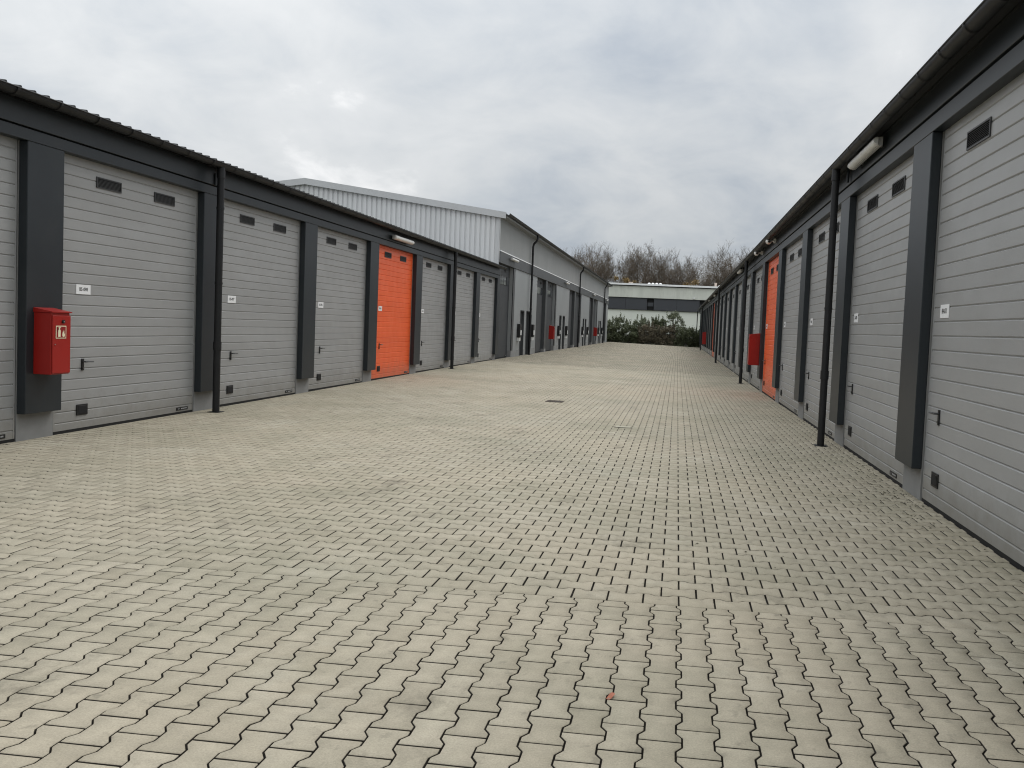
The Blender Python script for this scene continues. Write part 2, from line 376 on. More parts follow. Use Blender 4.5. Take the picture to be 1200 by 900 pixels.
# ------------------------------------------------------------------ sectional doors
def door_profile(s, H, pitch, flat=False):
    """front face of the panel in x (towards the yard = s) with v-grooves every pitch"""
    g, d = 0.011, 0.010
    if flat: g, d = 0.006, 0.004
    pr = []; z = 0.035; pr.append((0, z))
    k = 1
    while True:
        zr = pitch*k + (0 if not flat else 0.035)
        if zr + g > H: break
        pr += [(0, zr-g), (-s*d, zr-0.0015), (-s*d, zr+0.0005), (0, zr+g)] if False else [(0, zr-g), (-s*d, zr-0.002), (0.0, zr+g*0.8)]
        k += 1
    pr.append((0, H))
    return pr
DOORS = {}
def door_meshes(key, s, W, H, pitch, material, vents, windows=False):
    if key in DOORS: return DOORS[key]
    mb = MB(); pr = door_profile(s, H, pitch, windows)
    back = -s*0.045
    prof = pr + [(back, H), (back, 0.035)]
    mb.extrude_y(prof, 0.012, W-0.012)
    # end caps of the sections
    mb.box(s*0.002, -s*0.04, 0.0125, 0.034, 0.036, H-0.01); mb.box(s*0.002, -s*0.04, W-0.034, W-0.0125, 0.036, H-0.01)
    panel = mb.mesh('garage_door', material)
    seal = MB(); seal.box(s*0.0, -s*0.04, 0.005, W-0.005, -0.06, 0.034); seal.box(-s*0.005, -s*0.05, 0.0, 0.0115, -0.06, H); seal.box(-s*0.005, -s*0.05, W-0.0115, W, -0.06, H)
    seal = seal.mesh('rubber_seal', M_seal)
    vw, vz0, vz1 = vents[2], vents[3], vents[4]
    vb = MB(); fr = 0.014
    vb.box(-s*0.002, s*0.012, 0, vw, vz0, vz0+fr); vb.box(-s*0.002, s*0.012, 0, vw, vz1-fr, vz1)
    vb.box(-s*0.002, s*0.012, 0, fr, vz0+fr, vz1-fr); vb.box(-s*0.002, s*0.012, vw-fr, vw, vz0+fr, vz1-fr)
    vb.box(-s*0.003, s*0.001, fr, vw-fr, vz0+fr, vz1-fr, 1)
    z = vz0+fr+0.006
    while z < vz1-fr-0.008:
        vb.poly([(s*0.0015, fr, z+0.011), (s*0.0015, vw-fr, z+0.011), (s*0.010, vw-fr, z), (s*0.010, fr, z)]); z += 0.0145
    vent = vb.mesh('air_vent', [mat('dark_vent_plastic', (0.04, 0.04, 0.04), 0.45), M_seal])
    DOORS[key] = (panel, seal, vent); return DOORS[key]
def small_meshes(s):
    key = ('small', s)
    if key in DOORS: return DOORS[key]
    # lever handle with long plate; pointing towards larger y
    h = MB(); h.box(0.001*s, 0.012*s, -0.018, 0.018, -0.075, 0.065)
    h.tube([(0.01*s, 0, 0.03), (0.05*s, 0, 0.03), (0.055*s, 0.02, 0.031), (0.055*s, 0.12, 0.028)], [0.010, 0.010, 0.0105, 0.008], 8, 1)
    h.tube([(0.008*s, 0, -0.045), (0.02*s, 0, -0.045)], 0.012, 10, 1)
    handle = h.mesh('door_handle', [M_black, mat('dark_steel_lever', (0.10, 0.10, 0.10), 0.3, 0.6)])
    c = MB(); c.box(0.001*s, 0.012*s, -0.09, 0.09, -0.065, 0.065); c.box(0.0125*s, 0.016*s, -0.07, 0.07, -0.048, 0.048, 1)
    hatch = c.mesh('hand_chain_box', [M_black, M_seal], bevel=0.0015)
    b = MB(); b.box(0.001*s, 0.006*s, -0.135, 0.135, -0.022, 0.022)
    def q(y0, y1, z0, z1): b.poly([(0.0075*s, y0, z0), (0.0075*s, y1, z0), (0.0075*s, y1, z1), (0.0075*s, y0, z1)], 1)
    sg = -1 if s > 0 else 1   # reading direction
    # small pointed mark, then a light bar of illegible lettering
    b.poly([(0.0075*s, sg*0.105, 0.014), (0.0075*s, sg*0.08, -0.012), (0.0075*s, sg*0.055, 0.014), (0.0075*s, sg*0.08, 0.001)], 1)
    q(-0.028, 0.0, -0.008, 0.008); q(0.006, 0.03, -0.008, 0.008)
    for t in range(4): q(-sg*(0.04+0.02*t)-0.007, -sg*(0.04+0.02*t)+0.007, -0.007, 0.009)
    badge = b.mesh('maker_badge', [M_black, mat('badge_grey', (0.4, 0.4, 0.4), 0.5)])
    DOORS[key] = (handle, hatch, badge); return DOORS[key]
def plate_mesh(s, text, w, h):
    mb = MB(); mb.box(0.001*s, 0.005*s, -w/2, w/2, -h/2, h/2)
    vs, fs = text_faces(text, h*0.52)
    b = len(mb.v)
    mb.v += [(0.0062*s, (x*0.82 if s > 0 else -x*0.82)*-1 if False else ((x if s < 0 else x)*0.82*(1 if s > 0 else -1)), y) for x, y, _ in vs]
    for f in fs: mb.f.append(tuple(b+i for i in f)); mb.mi.append(1)
    return mb.mesh('number_plate', [M_plate, M_ink])

def add_door(parent, s, xd, y0, W, H, pitch, material, vents, text=None, full=True, windows=False, key=None, far_handle=False, sc=1.0, label=None):
    key = (key, s)
    panel, seal, vent = door_meshes(key, s, W, H, pitch, material, vents, windows)
    z = GZ(xd, y0+W/2)
    loc = (xd, y0, z)
    base = parent.location
    d = link('garage_door', panel, None, parent, (xd-base.x, y0-base.y, z-base.z))
    if label: d['label'] = label
    link('rubber_seal', seal, None, d)
    for vy in vents[:2]: link('air_vent', vent, None, d, (0, vy, 0))
    if windows and full:
        wm = MB()
        n = 5; ww = (W-0.3)/n
        for i in range(n):
            a = 0.15 + i*ww + 0.04; b = a + ww - 0.08
            wm.box(0.001*s, 0.008*s, a-0.02, b+0.02, 3.0, 3.38); wm.box(0.0085*s, 0.010*s, a, b, 3.02, 3.36, 1)
        link('window_strip', wm.mesh('window_strip', [M_black, M_glass]), None, d)
    hy = W - 0.37 if far_handle else 0.46
    if full:
        handle, hatch, badge = small_meshes(s)
        o = link('door_handle', handle, None, d, (0, hy, 0.80*sc))
        link('hand_chain_box', hatch, None, d, (0, hy, 0.255*sc))
        link('maker_badge', badge, None, d, (0, (0.40 if far_handle else W-0.27), 0.078))
    if text:
        link('number_plate', plate_mesh(s, text, 0.235, 0.115*sc), None, d, (0, W-0.335 if far_handle else 0.46, 1.69*sc + 0.02*(sc > 1)))
    return d

# ------------------------------------------------------------------ garage rows
def gutter_mesh(s, xc, zc, r, y0, y1):
    n = 12; inner = r-0.004
    pr = [(xc + r*math.cos(math.pi + math.pi*k/n), zc + r*math.sin(math.pi + math.pi*k/n)) for k in range(n+1)]
    pi_ = [(xc + inner*math.cos(math.pi + math.pi*k/n), zc + inner*math.sin(math.pi + math.pi*k/n)) for k in range(n, -1, -1)]
    # rolled front bead
    mb = MB(); mb.extrude_y(pr + pi_, y0, y1)
    mb.tube([(xc + s*r, y0, zc), (xc + s*r, y1, zc)], 0.009, 8)
    return mb
def garage_row(name, label, s, xd, cl, zl, yA, yB, posts, openings, doorargs, gut, roofinfo, spouts, depth, texts, oranges):
    """posts: list of (y0,y1); openings: list of (y0,W)"""
    root = empty(name, (xd - s*depth/2, (yA+yB)/2, 0), label, 'garage building')
    bx, by = root.location.x, root.location.y
    def put(mb, nm, m, bevel=0, smooth=False):
        o = mb.obj(nm, m, root, bevel, smooth); o.location = (-bx, -by, 0); return o
    X = lambda v: xd + s*v
    zjoint0, zjoint1, ztop = zl[1], zl[2], zl[3]
    body = MB(); body.box(X(-0.3), X(-depth), yA, yB, -0.2, ztop-0.02); put(body, 'wall', M_render)
    for (a, b) in posts:
        p = MB(); p.box(X(-0.3), X(0.01), a, b, -0.25, zl[0]); put(p, 'pier', M_pier)
        p = MB(); p.box(X(0.0115), X(cl), a, b, 0.30, zl[0]-0.002); put(p, 'cladding_post', M_clad, bevel=0.006)
    f = MB(); f.box(X(-0.3), X(cl), yA, yB, zl[0], zjoint0); put(f, 'lintel_cladding', M_clad, bevel=0.004)
    f = MB(); f.box(X(-0.3), X(cl-0.03), yA, yB, zjoint0+0.001, zjoint1-0.001); put(f, 'shadow_joint', M_seal)
    f = MB(); f.box(X(-0.3), X(cl+0.012), yA, yB, zjoint1, ztop); put(f, 'fascia', M_clad, bevel=0.004)
    # roof sheet
    gx, gzz, gr = gut
    slope = math.tan(math.radians(5))
    r = MB(); eave = X(roofinfo['over']); zr = roofinfo['z']
    back = X(-depth-0.2); zb = zr + slope*abs(back-eave)
    r.poly([(eave, yA-.1, zr), (eave, yB+.05, zr), (back, yB+.05, zb), (back, yA-.1, zb)])
    r.poly([(eave, yA-.1, zr-.02), (eave, yB+.05, zr-.02), (back, yB+.05, zb-.02), (back, yA-.1, zb-.02)], 1)  # sheet underside coloured near-black, painting in the shade below the eave
    r.poly([(eave, yA-.1, zr-.02), (eave, yB+.05, zr-.02), (eave, yB+.05, zr), (eave, yA-.1, zr)])
    if roofinfo['ribs']:
        y = 7.325 - 0.185*int((7.325-yA)/0.185)
        while y < yB:
            a = [(y-0.022, 0), (y-0.010, 0.024), (y+0.010, 0.024), (y+0.022, 0)]
            A = [(eave, yy, zr+zz+0.001) for yy, zz in a]; B = [(back, yy, zb+zz+0.001) for yy, zz in a]
            r.poly(A, 1)
            for i in range(3): r.poly([A[i], A[i+1], B[i+1], B[i]], 1)
            y += 0.185
    put(r, 'roof', [roofinfo['mat'], M_ribend])
    # eave closing board between fascia top and roof
    f = MB(); f.box(X(-0.3), X(cl+0.02), yA, yB, ztop+0.001, zr-0.022); put(f, 'eave_board', M_gut)
    g = gutter_mesh(s, gx, gzz, gr, yA, yB); go = put(g, 'gutter', M_gut, smooth=True)
    y = roofinfo['br0']
    while y > yA: y -= roofinfo['brs']
    bk = MB(); pts = [((gr+0.010)*math.cos(math.pi+math.pi*k/10), 0, (gr+0.010)*math.sin(math.pi+math.pi*k/10)) for k in range(11)]
    for i in range(10):
        (xa, _, za), (xb, _, zb2) = pts[i], pts[i+1]
        bk.poly([(xa, -.015, za), (xa, .015, za), (xb, .015, zb2), (xb, -.015, zb2)])
    bme = bk.mesh('bracket', M_black)
    while y < min(yB, 48):
        if y > 2: link('bracket', bme, None, go, (gx, y, gzz))
        y += roofinfo['brs']
    for sy in spouts:
        sx = gx - s*0.0
        zg = GZ(sx, sy)
        t = MB(); t.tube([(sx, sy, gzz-gr+0.02), (sx, sy, gzz-gr-0.12), (sx, sy, 0.95), (sx, sy, zg+0.004)], [0.055, 0.05, 0.05, 0.05], 16)
        t.tube([(sx, sy, 0.93), (sx, sy, 1.05)], 0.058, 16); t.tube([(sx, sy, gzz-gr-0.14), (sx, sy, gzz-gr-0.03)], 0.058, 16)
        t.box(sx-0.085, sx+0.085, sy-0.085, sy+0.085, zg+0.002, zg+0.008)
        for zz in (1.9, 3.0): t.tube([(sx, sy, zz), (sx, sy, zz+0.03)], 0.056, 12); 
        put(t, 'downspout', M_gut, smooth=True)
    vents, H, pitch, farh, sc = doorargs
    for i, (y0, W) in enumerate(openings):
        org = i in oranges
        add_door(root, s, xd, y0, W, H, pitch, M_orange if org else M_door, vents, texts.get(i) if y0 < 62 else None, full=(y0 < 45), key='orange' if org else 'grey', far_handle=farh, sc=sc,
                 label='orange sectional garage door' if org else None)
    return root

# left row
Lx = -7.06; Ls = 3.24
Lposts = [(8.05+Ls*k, 8.57+Ls*k) for k in range(-4, 7)] + [(8.05+Ls*7, 31.18)]
Lopen = [(8.57+Ls*k, 2.72) for k in range(-4, 7)]
left = garage_row('garage_row', 'low dark-clad row of grey garage doors on the left side of the yard', 1, Lx, 0.115, (3.226, 3.350, 3.366, 3.62), -4.5, 31.2,
    Lposts, Lopen, ((0.65, 1.74, 0.44, 2.93, 3.06), 3.32, 0.125, False, 1.0), (-6.765, 3.662, 0.072), dict(over=0.335, z=3.675, ribs=True, mat=M_roof, br0=10.531, brs=0.58), [11.40, 24.1], 7.6,
    {i: 'B5-%03d' % (98 - (i-4)) for i in range(2, 11)}, {7})
# right row
Rx = 2.385; Rs = 3.65
Rposts = [(7.97+Rs*k, 8.57+Rs*k) for k in range(-3, 22)]
Ropen = [(8.57+Rs*k, 3.03) for k in range(-4, 22)]
rightb = garage_row('garage_row', 'long dark-clad row of grey garage doors along the right side of the yard', -1, Rx, 0.105, (3.48, 3.632, 3.652, 3.90), -5.5, 8.57+Rs*21+3.4,
    Rposts, Ropen, ((0.64, 1.86, 0.52, 3.155, 3.31), 3.56, 0.1308, True, 1.05), (2.07, 3.885, 0.07), dict(over=0.375, z=3.905, ribs=False, mat=M_trim, br0=5.798, brs=0.587), [11.6, 26.2, 43.1, 71.5, 89], 8,
    {i: 'B4-%03d' % (71 - (i-3)) for i in range(1, 14)}, {7, 16})
def cond():
    for (x, y) in ((2.235, 11.62), (-6.92, 11.52)):
        m = MB(); s = 1 if x < 0 else -1; ztp = 3.88 if x > 0 else 3.54
        m.tube([(x, y, ztp), (x, y, 3.66 if x > 0 else 3.37)], 0.018, 8)
        p = rightb if x > 0 else left
        o = m.obj('cable_conduit', M_clad, p, smooth=True); o.location = (-p.location.x, -p.location.y, 0)
cond()

# ------------------------------------------------------------------ tall hall on the left
def hall():
    y0, y1 = 31.2, 81.5; xf = -7.05; xr = -14.95; xbk = 2*xr - xf
    sl = (6.95-5.84)/(14.95-6.75)
    root = empty('tall_hall', (xr, (y0+y1)/2, 0), 'tall light grey hall with a corrugated gable and dark doors, beyond the low left row', 'industrial hall')
    bx, by = root.location.x, root.location.y
    def put(mb, nm, m, bevel=0, smooth=False, par=None):
        o = mb.obj(nm, m, par or root, bevel, smooth)
        if not par: o.location = (-bx, -by, 0)
        return o
    zeave = 5.66; zridge = zeave + sl*(xf-xr)
    # core block with pitched top
    c = MB(); pts = [(xf-0.3, -0.2), (xf-0.3, zeave-0.05), (xr, zridge-0.05), (xbk+0.3, zeave-0.05), (xbk+0.3, -0.2)]
    c.extrude_y(pts, y0+0.3, y1); put(c, 'core', M_wallin)
    # corrugated gable (stands above the low roof), trapezoid ribs 200 mm
    g = MB(); x = xf; row = []
    k = 0
    yy = y0 - 0.0
    while x > xbk:
        for dx, dy in ((0.0, 0.0), (0.115, 0.0), (0.13, 0.045), (0.185, 0.045)):
            row.append((x-dx, yy+dy))
        x -= 0.2
    row.append((xbk, yy))
    topz = lambda x: zridge - sl*abs(x-xr) - 0.02
    b = len(g.v)
    for (x, y) in row: g.v += [(x, y, 3.3), (x, y, topz(x))]
    for i in range(len(row)-1): g.f.append((b+2*i, b+2*i+2, b+2*i+3, b+2*i+1)); g.mi.append(0)
    put(g, 'corrugated_gable', M_corr)
    t = MB(); t.box(xf+0.012, xf-0.10, y0-0.018, y0-0.004, 3.62, zeave+0.02); t.box(xf+0.013, xf+0.004, y0-0.018, y0+0.08, 3.9, zeave+0.02); put(t, 'corner_flashing', M_trim)
    # roof with verge trim
    r = MB(); xe = -6.80; ze = zeave + 0.10; ye0 = y0-0.10
    zR = ze + sl*(xe-xr) ; xeb = 2*xr-xe
    prof = [(xe, ze), (xr, zR), (xeb, ze), (xeb, ze-0.08), (xr, zR-0.08), (xe, ze-0.08)]
    r.extrude_y(prof, ye0, y1+0.1); put(r, 'roof', M_roof)
    v = MB()
    for sx in (1, -1):
        xa = xe if sx == 1 else xeb
        v.poly([(xa, ye0-.02, ze+.045), (xr, ye0-.02, zR+.045), (xr, ye0-.02, zR-.20), (xa, ye0-.02, ze-.20)])
        v.poly([(xa, ye0-.02, ze+.045), (xr, ye0-.02, zR+.045), (xr, ye0+.12, zR+.045), (xa, ye0+.12, ze+.045)])
        v.poly([(xa, ye0-.02, ze-.20), (xr, ye0-.02, zR-.20), (xr, ye0+.02, zR-.20), (xa, ye0+.02, ze-.20)])
    put(v, 'verge_trim', M_trim)
    s_ = MB(); s_.box(xf, xe+0.02, y0+0.02, y1, ze-0.14, ze-0.085); put(s_, 'soffit', M_render)
    gm = gutter_mesh(1, xe+0.075, ze+0.0, 0.075, y0-0.1, y1+0.1); put(gm, 'gutter', M_gut, smooth=True)
    # upper wall, band, drip edge
    u = MB(); u.box(xf-0.3, xf, y0+0.081, y1, 4.362, zeave-0.03); put(u, 'upper_wall', M_render)
    d = MB(); d.box(xf-0.05, xf+0.055, y0+0.1, y1, 4.322, 4.36); put(d, 'drip_edge', M_ledge)
    bnd = MB(); bnd.box(xf-0.3, xf+0.045, y0+0.081, y1, 3.88, 4.32); put(bnd, 'band', M_band, bevel=0.004)
    units = [28.0, 40.1, 52.2, 64.3, 76.4]
    vents = (0.6, 1.7, 0.36, 3.55, 3.68)
    def post(a, b2):
        p = MB(); p.box(xf-0.3, xf-0.0, a, b2, 0.25, 3.878); put(p, 'dark_pier', M_band)
        p = MB(); p.box(xf-0.3, xf+0.01, a, b2, -0.1, 0.248); put(p, 'pier_base', M_pier)
    boxes = []
    for i, U in enumerate(units):
        if i > 0:
            add_door(root, 1, xf-0.16, U+0.05, 2.65, 3.95, 0.5, M_ddoor, vents, None, full=(i < 2), windows=True, key='hall')
            post(U+2.72, U+3.28)
        if U+6.2 < y1:
            add_door(root, 1, xf-0.16, U+3.33, 2.80, 3.95, 0.5, M_ddoor, vents, 'B5-104' if i == 0 else None, full=(i < 2), windows=True, key='hallb')
            w0_, w1_ = U+6.15, min(U+12.1, y1)
            doors = [(U+8.0, U+8.95), (U+9.45, U+10.4)]
            p = MB(); segs = [(w0_, doors[0][0]), (doors[0][1], doors[1][0]), (doors[1][1], w1_)]
            for a, b2 in segs:
                if b2 <= a: continue
                p.box(xf-0.3, xf, a, b2, 0.36, 3.878); p.box(xf-0.3, xf+0.012, a, b2, -0.1, 0.358, 1)
            for a, b2 in doors: p.box(xf-0.3, xf, a, b2, 2.14, 3.878)
            put(p, 'wall_panel', [M_panel, M_pier])
            q = MB(); q.box(xf-0.28, xf+0.012, w0_-0.02, w0_+0.45, 0.37, 3.87) if i == 0 else None
            q2 = MB(); q2.box(xf-0.02, xf+0.016, w0_, w0_+0.36, 0.36, 3.876); put(q2, 'dark_pier', M_band)
            for a, b2 in doors:
                m = MB(); m.box(xf-0.18, xf-0.10, a+0.05, b2-0.05, 0.06, 2.09)
                m.box(xf-0.16, xf+0.01, a, a+0.05, 0.03, 2.138, 2); m.box(xf-0.16, xf+0.01, b2-0.05, b2, 0.03, 2.138, 2); m.box(xf-0.16, xf+0.01, a+0.05, b2-0.05, 2.09, 2.138, 1)
                dd = put(m, 'side_door', [M_ddoor, M_black, M_band])
                hh = MB(); hh.tube([(xf-0.1, a+0.12, 1.05), (xf-0.05, a+0.12, 1.05), (xf-0.05, a+0.24, 1.05)], 0.012, 8); hh.obj('handle', M_steel, dd)
            boxes += [(U+7.55, i), (U+10.85, i)]
        else:
            p = MB(); p.box(xf-0.3, xf, U+3.28, y1, -0.1, 3.878); put(p, 'wall_panel', M_panel)
    for sy in (37.9, 56.7, 76.0):
        t = MB(); zg = GZ(xf, sy); xo = xf+0.12
        t.tube([(xe+0.07, sy, ze-0.05), (xe+0.07, sy, ze-0.20), (xe+0.03, sy, ze-0.32), (xo+0.03, sy, ze-0.47), (xo, sy, ze-0.60), (xo, sy, 3), (xo, sy, zg)], 0.05, 12)
        for zz in (0.9, 2.2, 3.6, 4.8): t.tube([(xo, sy, zz), (xo, sy, zz+0.07)], 0.058, 12)
        t.tube([(xo, sy, zg+0.3), (xo, sy, zg+1.9)], 0.062, 12)
        t.box(xo-0.09, xo+0.12, sy-0.09, sy+0.09, zg, zg+0.01)
        put(t, 'downspout', M_gut, smooth=True)
    return boxes, xf
boxes, HX = hall()

# wall boxes beside the side doors
names = ['left of the nearest downpipe', 'right of the nearest downpipe']
ordw = ['first', 'second', 'third', 'fourth']
for j, (y, i) in enumerate(boxes):
    if y > 79: continue
    o = empty('letter_box', (HX, y, 0.9), 'black wall box on the tall hall, %s' % (names[j] if j < 2 else '%s side of the %s pair of side doors' % ('near' if j % 2 == 0 else 'far', ordw[i])), 'wall box', 'wall boxes beside the hall side doors')
    m = MB(); m.box(0.002, 0.14, -0.17, 0.17, 0.02, 0.62); m.obj('box_body', M_black, o, bevel=0.012)
    m = MB(); m.box(0.142, 0.16, -0.10, 0.12, 0.12, 0.34); m.obj('front_panel', M_white, o, bevel=0.004)
    m = MB(); m.box(0.002, 0.12, -0.12, 0.12, -0.14, 0.018); m.obj('base_box', M_white, o, bevel=0.004)

# ------------------------------------------------------------------ red fire cabinets
def cabinet(x, y0, s, label, near=False, Wd=0.27, D=0.27, z0=0.735, z1=1.41, group='red fire cabinets on the posts'):
    o = empty('fire_extinguisher_cabinet', (x, y0, z0), label, 'fire cabinet', group)
    H = z1-z0
    m = MB(); m.box(0, s*D, 0, Wd, 0, H); m.obj('cabinet_body', M_red, o, bevel=0.004)
    m = MB(); m.box(s*(D+0.001), s*(D+0.016), 0.006, Wd-0.002, 0.012, H-0.03); dr = m.obj('cabinet_door', M_red, o, bevel=0.004)
    m = MB(); prof = [(0, H+0.001), (s*(D+0.02), H+0.001), (s*(D+0.02), H+0.012), (0, H+0.05)]
    m.extrude_y(prof, -0.006, Wd+0.012); m.obj('cabinet_lid', M_red, o)
    xk = s*(D+0.017)
    m = MB(); m.tube([(xk, Wd*0.56, H-0.095), (xk+s*0.012, Wd*0.56, H-0.095)], 0.020, 12); m.tube([(xk+s*0.0125, Wd*0.56, H-0.095), (xk+s*0.016, Wd*0.56, H-0.095)], 0.008, 8, 1)
    m.tube([(xk, Wd*0.14, H-0.345), (xk+s*0.008, Wd*0.14, H-0.345)], 0.006, 8, 1)
    m.obj('lock', [M_black, M_steel], dr, smooth=True)
    if near:
        g = MB(); xs = xk+s*0.001; cy = Wd*0.45; cz = H-0.21
        def r(y0_, y1_, z0_, z1_, mi, e=0): g.box(xs+s*e, xs+s*(e+0.0015), cy+y0_, cy+y1_, cz+z0_, cz+z1_, mi)
        r(-.075, .075, -.07, .07, 0); r(-.065, .065, -.06, .06, 1, 0.002)
        # extinguisher bottle, head and hose
        e2 = xs+s*0.0045
        def pl(pts, mi=0): g.poly([(e2, cy+a, cz+b) for a, b in pts], mi)
        pl([(-.045, -.052), (-.010, -.052), (-.010, .015), (-.018, .030), (-.037, .030), (-.045, .015)])
        pl([(-.034, .031), (-.021, .031), (-.021, .042), (-.006, .047), (-.006, .053), (-.040, .053), (-.040, .042), (-.034, .042)])
        pl([(-.052, .045), (-.042, .045), (-.050, .0), (-.057, .0)], 2)
        # flame
        pl([(.022, -.052), (.045, -.052), (.054, -.035), (.050, -.012), (.044, -.022), (.043, .004), (.034, .028), (.031, .002), (.022, .010), (.018, -.012), (.014, -.034)])
        g.obj('pictogram', [M_cream, mat('sign_red', (0.25, 0.01, 0.01), 0.5), M_black], dr)
    return o
cabinet(-6.944, 8.15, 1, 'red fire extinguisher cabinet with pictogram on the nearest left post', near=True, Wd=0.27, D=0.205)
cabinet(-7.04, 44.25, 1, 'red fire cabinet on the tall hall just past its first downpipe', Wd=0.3, z0=0.76, z1=1.46)
cabinet(-7.04, 68.2, 1, 'far small red fire cabinet on the tall hall near the hedge', Wd=0.3, z0=0.78, z1=1.48)
cabinet(2.279, 22.83, -1, 'red fire cabinet on the right row post just beyond the near orange door', Wd=0.3, D=0.27, z0=0.66, z1=1.5)
cabinet(2.279, 65.2, -1, 'small distant red fire cabinet near the far end of the right row', Wd=0.4, D=0.27, z0=0.56, z1=1.5)

# ------------------------------------------------------------------ lamps and cameras
def lamp(x, yc, z, s, L_, label, name='wall_lamp', tilt=0.5):
    o = empty(name, (x, yc, z), label, 'wall lamp', 'long white lamps on the fascias')
    m = MB(); m.box(0.0, s*0.045, -L_*0.35, -L_*0.35+0.04, -0.02, 0.03); m.box(0.0, s*0.045, L_*0.35-0.04, L_*0.35, -0.02, 0.03); m.obj('bracket', M_steel, o)
    n = 10; m = MB()
    pr = [(s*(0.045), -0.045), (s*0.06, -0.055), (s*0.09, -0.055), (s*0.10, -0.04), (s*0.10, 0.045), (s*0.045, 0.05)]
    m.extrude_y(pr, -L_/2+0.02, L_/2-0.02); m.obj('housing', mat('grey_lamp_housing', (0.42, 0.42, 0.41), 0.5), o, bevel=0.003)
    m = MB(); pr = [(s*(0.101 + 0.055*math.sin(math.pi*k/n)), 0.05*math.cos(math.pi*k/n)) for k in range(n+1)]
    m.extrude_y(pr, -L_/2+0.03, L_/2-0.03)
    for sg in (-1, 1):
        pr2 = [(a*0.93 + s*0.008, b*0.8) for a, b in pr]; m.extrude_y(pr2, sg*(L_/2-0.029), sg*(L_/2-0.005))
    m.obj('diffuser', M_white, o, smooth=True)
    return o
lamp(-6.93, 19.6, 3.46, 1, 1.35, 'long white wall lamp above the orange door of the left row')
lamp(2.267, 10.35, 3.775, -1, 1.45, 'long white wall lamp on the right fascia, nearest to the camera')
lamp(2.267, 30.4, 3.80, -1, 1.4, 'white wall lamp on the right fascia just beyond the second downspout')
lamp(2.267, 50.5, 3.80, -1, 1.4, 'far white wall lamp on the right row before the far orange door')
lamp(2.267, 59.0, 3.80, -1, 1.4, 'far white wall lamp on the right row just past the far orange door')
lamp(2.267, 75.0, 3.80, -1, 1.4, 'farthest white wall lamp on the right row')
lamp(-6.99, 33.6, 4.17, 1, 1.3, 'white wall lamp on the tall hall beside the corrugated gable')
lamp(-6.99, 50.0, 4.17, 1, 1.3, 'second white wall lamp along the tall hall band')
lamp(-6.99, 66.5, 4.17, 1, 1.3, 'third white wall lamp along the tall hall band')
lamp(-6.99, 78.5, 4.17, 1, 1.3, 'last white wall lamp at the far end of the tall hall')
for y, z, lab in ((20.2, 3.80, 'white dome camera on the right fascia above the door before the near orange one'), (23.2, 3.80, 'white dome camera on the right fascia beyond the near orange door')):
    o = empty('security_camera', (2.267, y, z), lab, 'camera', 'cameras on the right fascia')
    m = MB(); m.box(0, -0.05, -0.05, 0.05, -0.05, 0.05); m.tube([(-0.05, 0, 0), (-0.13, 0, -0.01)], 0.025, 10); m.obj('wall_mount', M_white, o)
    bm = bmesh.new(); bmesh.ops.create_uvsphere(bm, u_segments=16, v_segments=10, radius=0.075); me = bpy.data.meshes.new('camera_head'); bm.to_mesh(me); bm.free()
    me.polygons.foreach_set('use_smooth', [True]*len(me.polygons)); hd = link('camera_head', me, M_white, o, (-0.17, 0, -0.02)); hd.scale = (1, 1.3, 0.9)
    m = MB(); m.tube([(0, -0.073, -0.01), (0, -0.086, -0.012)], 0.03, 12); m.obj('lens', M_black, hd)
for x, y, s, lab, p in ((-6.99, 80.8, 1, '', None),):
    pass

